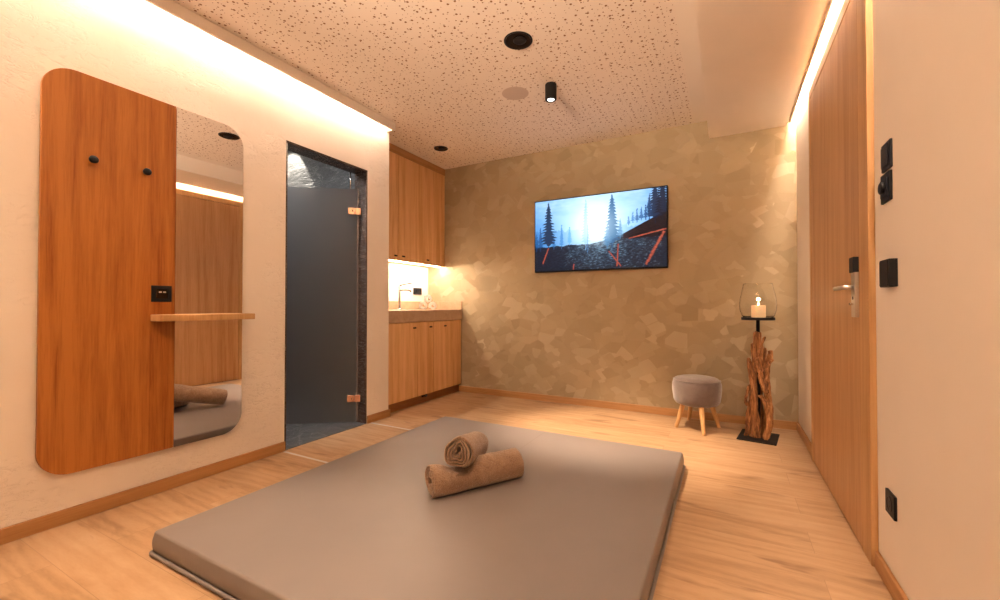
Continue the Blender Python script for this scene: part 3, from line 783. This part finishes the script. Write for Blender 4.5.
# ------------------------------------------------------------ switches on the right wall
def sw(name, y0, y1, z0, z1, d, mat, label, cat, extras=()):
    t = thing(name, (RX, (y0+y1)/2, z0), label, cat)
    mk('plate', bx(RX-d, RX, y0, y1, z0, z1), mat, t, bevel=.002)
    for (nm, a, m_) in extras: mk(nm, bx(*a), m_, t, bevel=.0015)
    return t
sw('light_switch', 1.904, 1.996, 1.477, 1.575, .008, 'anthracite', 'flat black light switch, the topmost one on the wall beside the door frame', 'switch',
   [('rocker', (RX-.0125, RX-.009, 1.916, 1.984, 1.489, 1.563), 'anthracite')])
t = sw('thermostat', 1.908, 2.003, 1.365, 1.468, .009, 'black_plastic', 'black control plate with a projecting round dial, just below the topmost switch', 'thermostat',
   [('dial_base', (RX-.014, RX-.009, 1.922, 1.989, 1.383, 1.447), 'anthracite')])
mk('dial', lathe([(.021, 0), (.021, -.008), (.018, -.010), (0, -.010)], (RX-.0142, 1.955, 1.415), 28, axis='X'), 'black_plastic', t, smooth=False)
sw('card_reader', 1.868, 1.962, 1.063, 1.158, .024, 'black', 'thick black box on the wall beside the door at handle height', 'control box',
   [('front_cover', (RX-.0262, RX-.024, 1.872, 1.958, 1.067, 1.154), 'black')])
t = sw('power_socket', 1.900, 1.990, .266, .347, .009, 'black_plastic', 'black power socket low on the wall near the baseboard, right of the door', 'socket')
mk('socket_well', lathe([(.027, 0), (.027, -.002), (.023, -.002), (.021, -.0004), (0, -.0004)], (RX-.009, 1.945, .3065), 32, axis='X'), 'anthracite', t, smooth=False)
for z in (.298, .315): mk('socket_hole', lathe([(.0028, 0), (.0028, -.0006), (0, -.0006)], (RX-.0094, 1.945, z), 10, axis='X'), 'dark_in', t)

# ------------------------------------------------------------ ceiling fittings
def downlight(x, y, z, r, power, label, aim=None, glow=0, spot=1.3, group=None):
    t = thing('recessed_downlight', (x, y, z), label, 'ceiling light', group)
    mk('trim_ring', lathe([(r, 0), (r, -.004), (r-.004, -.006), (r-.010, -.004), (r-.012, 0)], (x, y, z), 48, cap=False), 'black', t, smooth=True)
    mk('reflector', lathe([(r-.011, -.003), (r*.66, -.0022), (r*.62, -.0018), (0, -.0012)], (x, y, z), 48, cap=False), 'dark_in', t, smooth=True)
    mk('lamp', lathe([(0, -.002), (r*.42, -.002), (r*.46, -.005), (r*.40, -.010), (r*.25, -.008), (0, -.007)], (x+r*.12, y, z), 32), 'black', t, smooth=True)
    if power: 
        d = Vector(aim or (x, y, 0))-Vector((x, y, z))
        light('downlight_beam', 'SPOT', (x, y, z-.02), power, WARM, d.to_track_quat('-Z', 'Y').to_euler(), spot_size=spot, spot_blend=.7, shadow_soft_size=.03)
downlight(-1.113, 2.308, ZC, .088, 24, 'large black recessed downlight in the perforated ceiling, nearest the camera', aim=(-1.15, 1.75, 0), spot=.95)
downlight(-2.590, 3.53, ZC, .072, 0, 'small black recessed downlight in the perforated ceiling beside the oak wall cabinet')
downlight(-1.55, .80, ZC, .088, 85, 'added black recessed downlight, out of view above the near left corner of the mat', aim=(-1.50, .72, 0), spot=.85)  # added lamp out of view, brightens the near mat and floor
t = thing('ceiling_spotlight', (-1.125, 2.885, ZC), 'black cylindrical spotlight hanging from the perforated ceiling in front of the television', 'spotlight')
mk('housing', lathe([(.040, 0), (.042, -.003), (.042, -.112), (.039, -.116), (.026, -.116), (.024, -.108), (0, -.108)], (-1.125, 2.885, ZC), 40), 'black', t, smooth=False)
mk('lens', lathe([(0, -.1085), (.0235, -.1085), (.022, -.113), (0, -.1135)], (-1.125, 2.885, ZC), 28), 'lamp_face', t)
light('spotlight_beam', 'SPOT', (-1.125, 2.885, ZC-.125), 230, WARM2, (Vector((-.80, 3.18, 0))-Vector((-1.125, 2.885, 2.5))).to_track_quat('-Z', 'Y').to_euler(), spot_size=.85, spot_blend=.8, shadow_soft_size=.02)
tag(mk('ceiling_speaker', lathe([(0, -.0015), (.098, -.0015), (.102, -.0008), (.102, 0)], (-1.413, 2.880, ZC), 56), 'grey_disc'), 'flat round warm grey speaker cover in the perforated ceiling', 'speaker')

# shower room spot, and an added fill light without a fitting
light('shower_spot', 'SPOT', (-3.84, 2.52, 2.68), 40, (1, .92, .8), (Vector((-3.90, 2.74, 2.1))-Vector((-3.84, 2.52, 2.68))).to_track_quat('-Z', 'Y').to_euler(), spot_size=1.25, spot_blend=.15, shadow_soft_size=.02)
light('shower_fill', 'AREA', (-3.4, 1.6, 2.66), 11, (.94, .96, 1.0), size=.4)
# added unseen uplight that brightens the ceiling, on the wall behind the camera
t = thing('added_uplight', (-1.1, YF, 1.80), 'half round uplight added to brighten the ceiling, out of view behind the camera', 'added light')
mk('lamp_shade', lathe([(.05, 0), (.11, .02), (.14, .10), (.135, .10), (.10, .03), (.04, .012)], (-1.1, YF+.16, 1.80), 36, cap=False), 'plaster', t, smooth=True)
mk('lamp_arm', bx(-1.12, -1.08, YF, YF+.12, 1.815, 1.835), 'black', t, bevel=.003)
mk('bulb', lathe([(0, .03), (.03, .035), (.045, .06), (.03, .09), (0, .10)], (-1.1, YF+.16, 1.80), 20), 'lamp_face', t, smooth=True)
light('added_uplight_beam', 'SPOT', (-1.1, YF+.16, 1.91), 330, WARM2, (Vector((.15, 1.25, 1))).to_track_quat('-Z', 'Y').to_euler(), spot_size=1.45, spot_blend=.8, shadow_soft_size=.28)
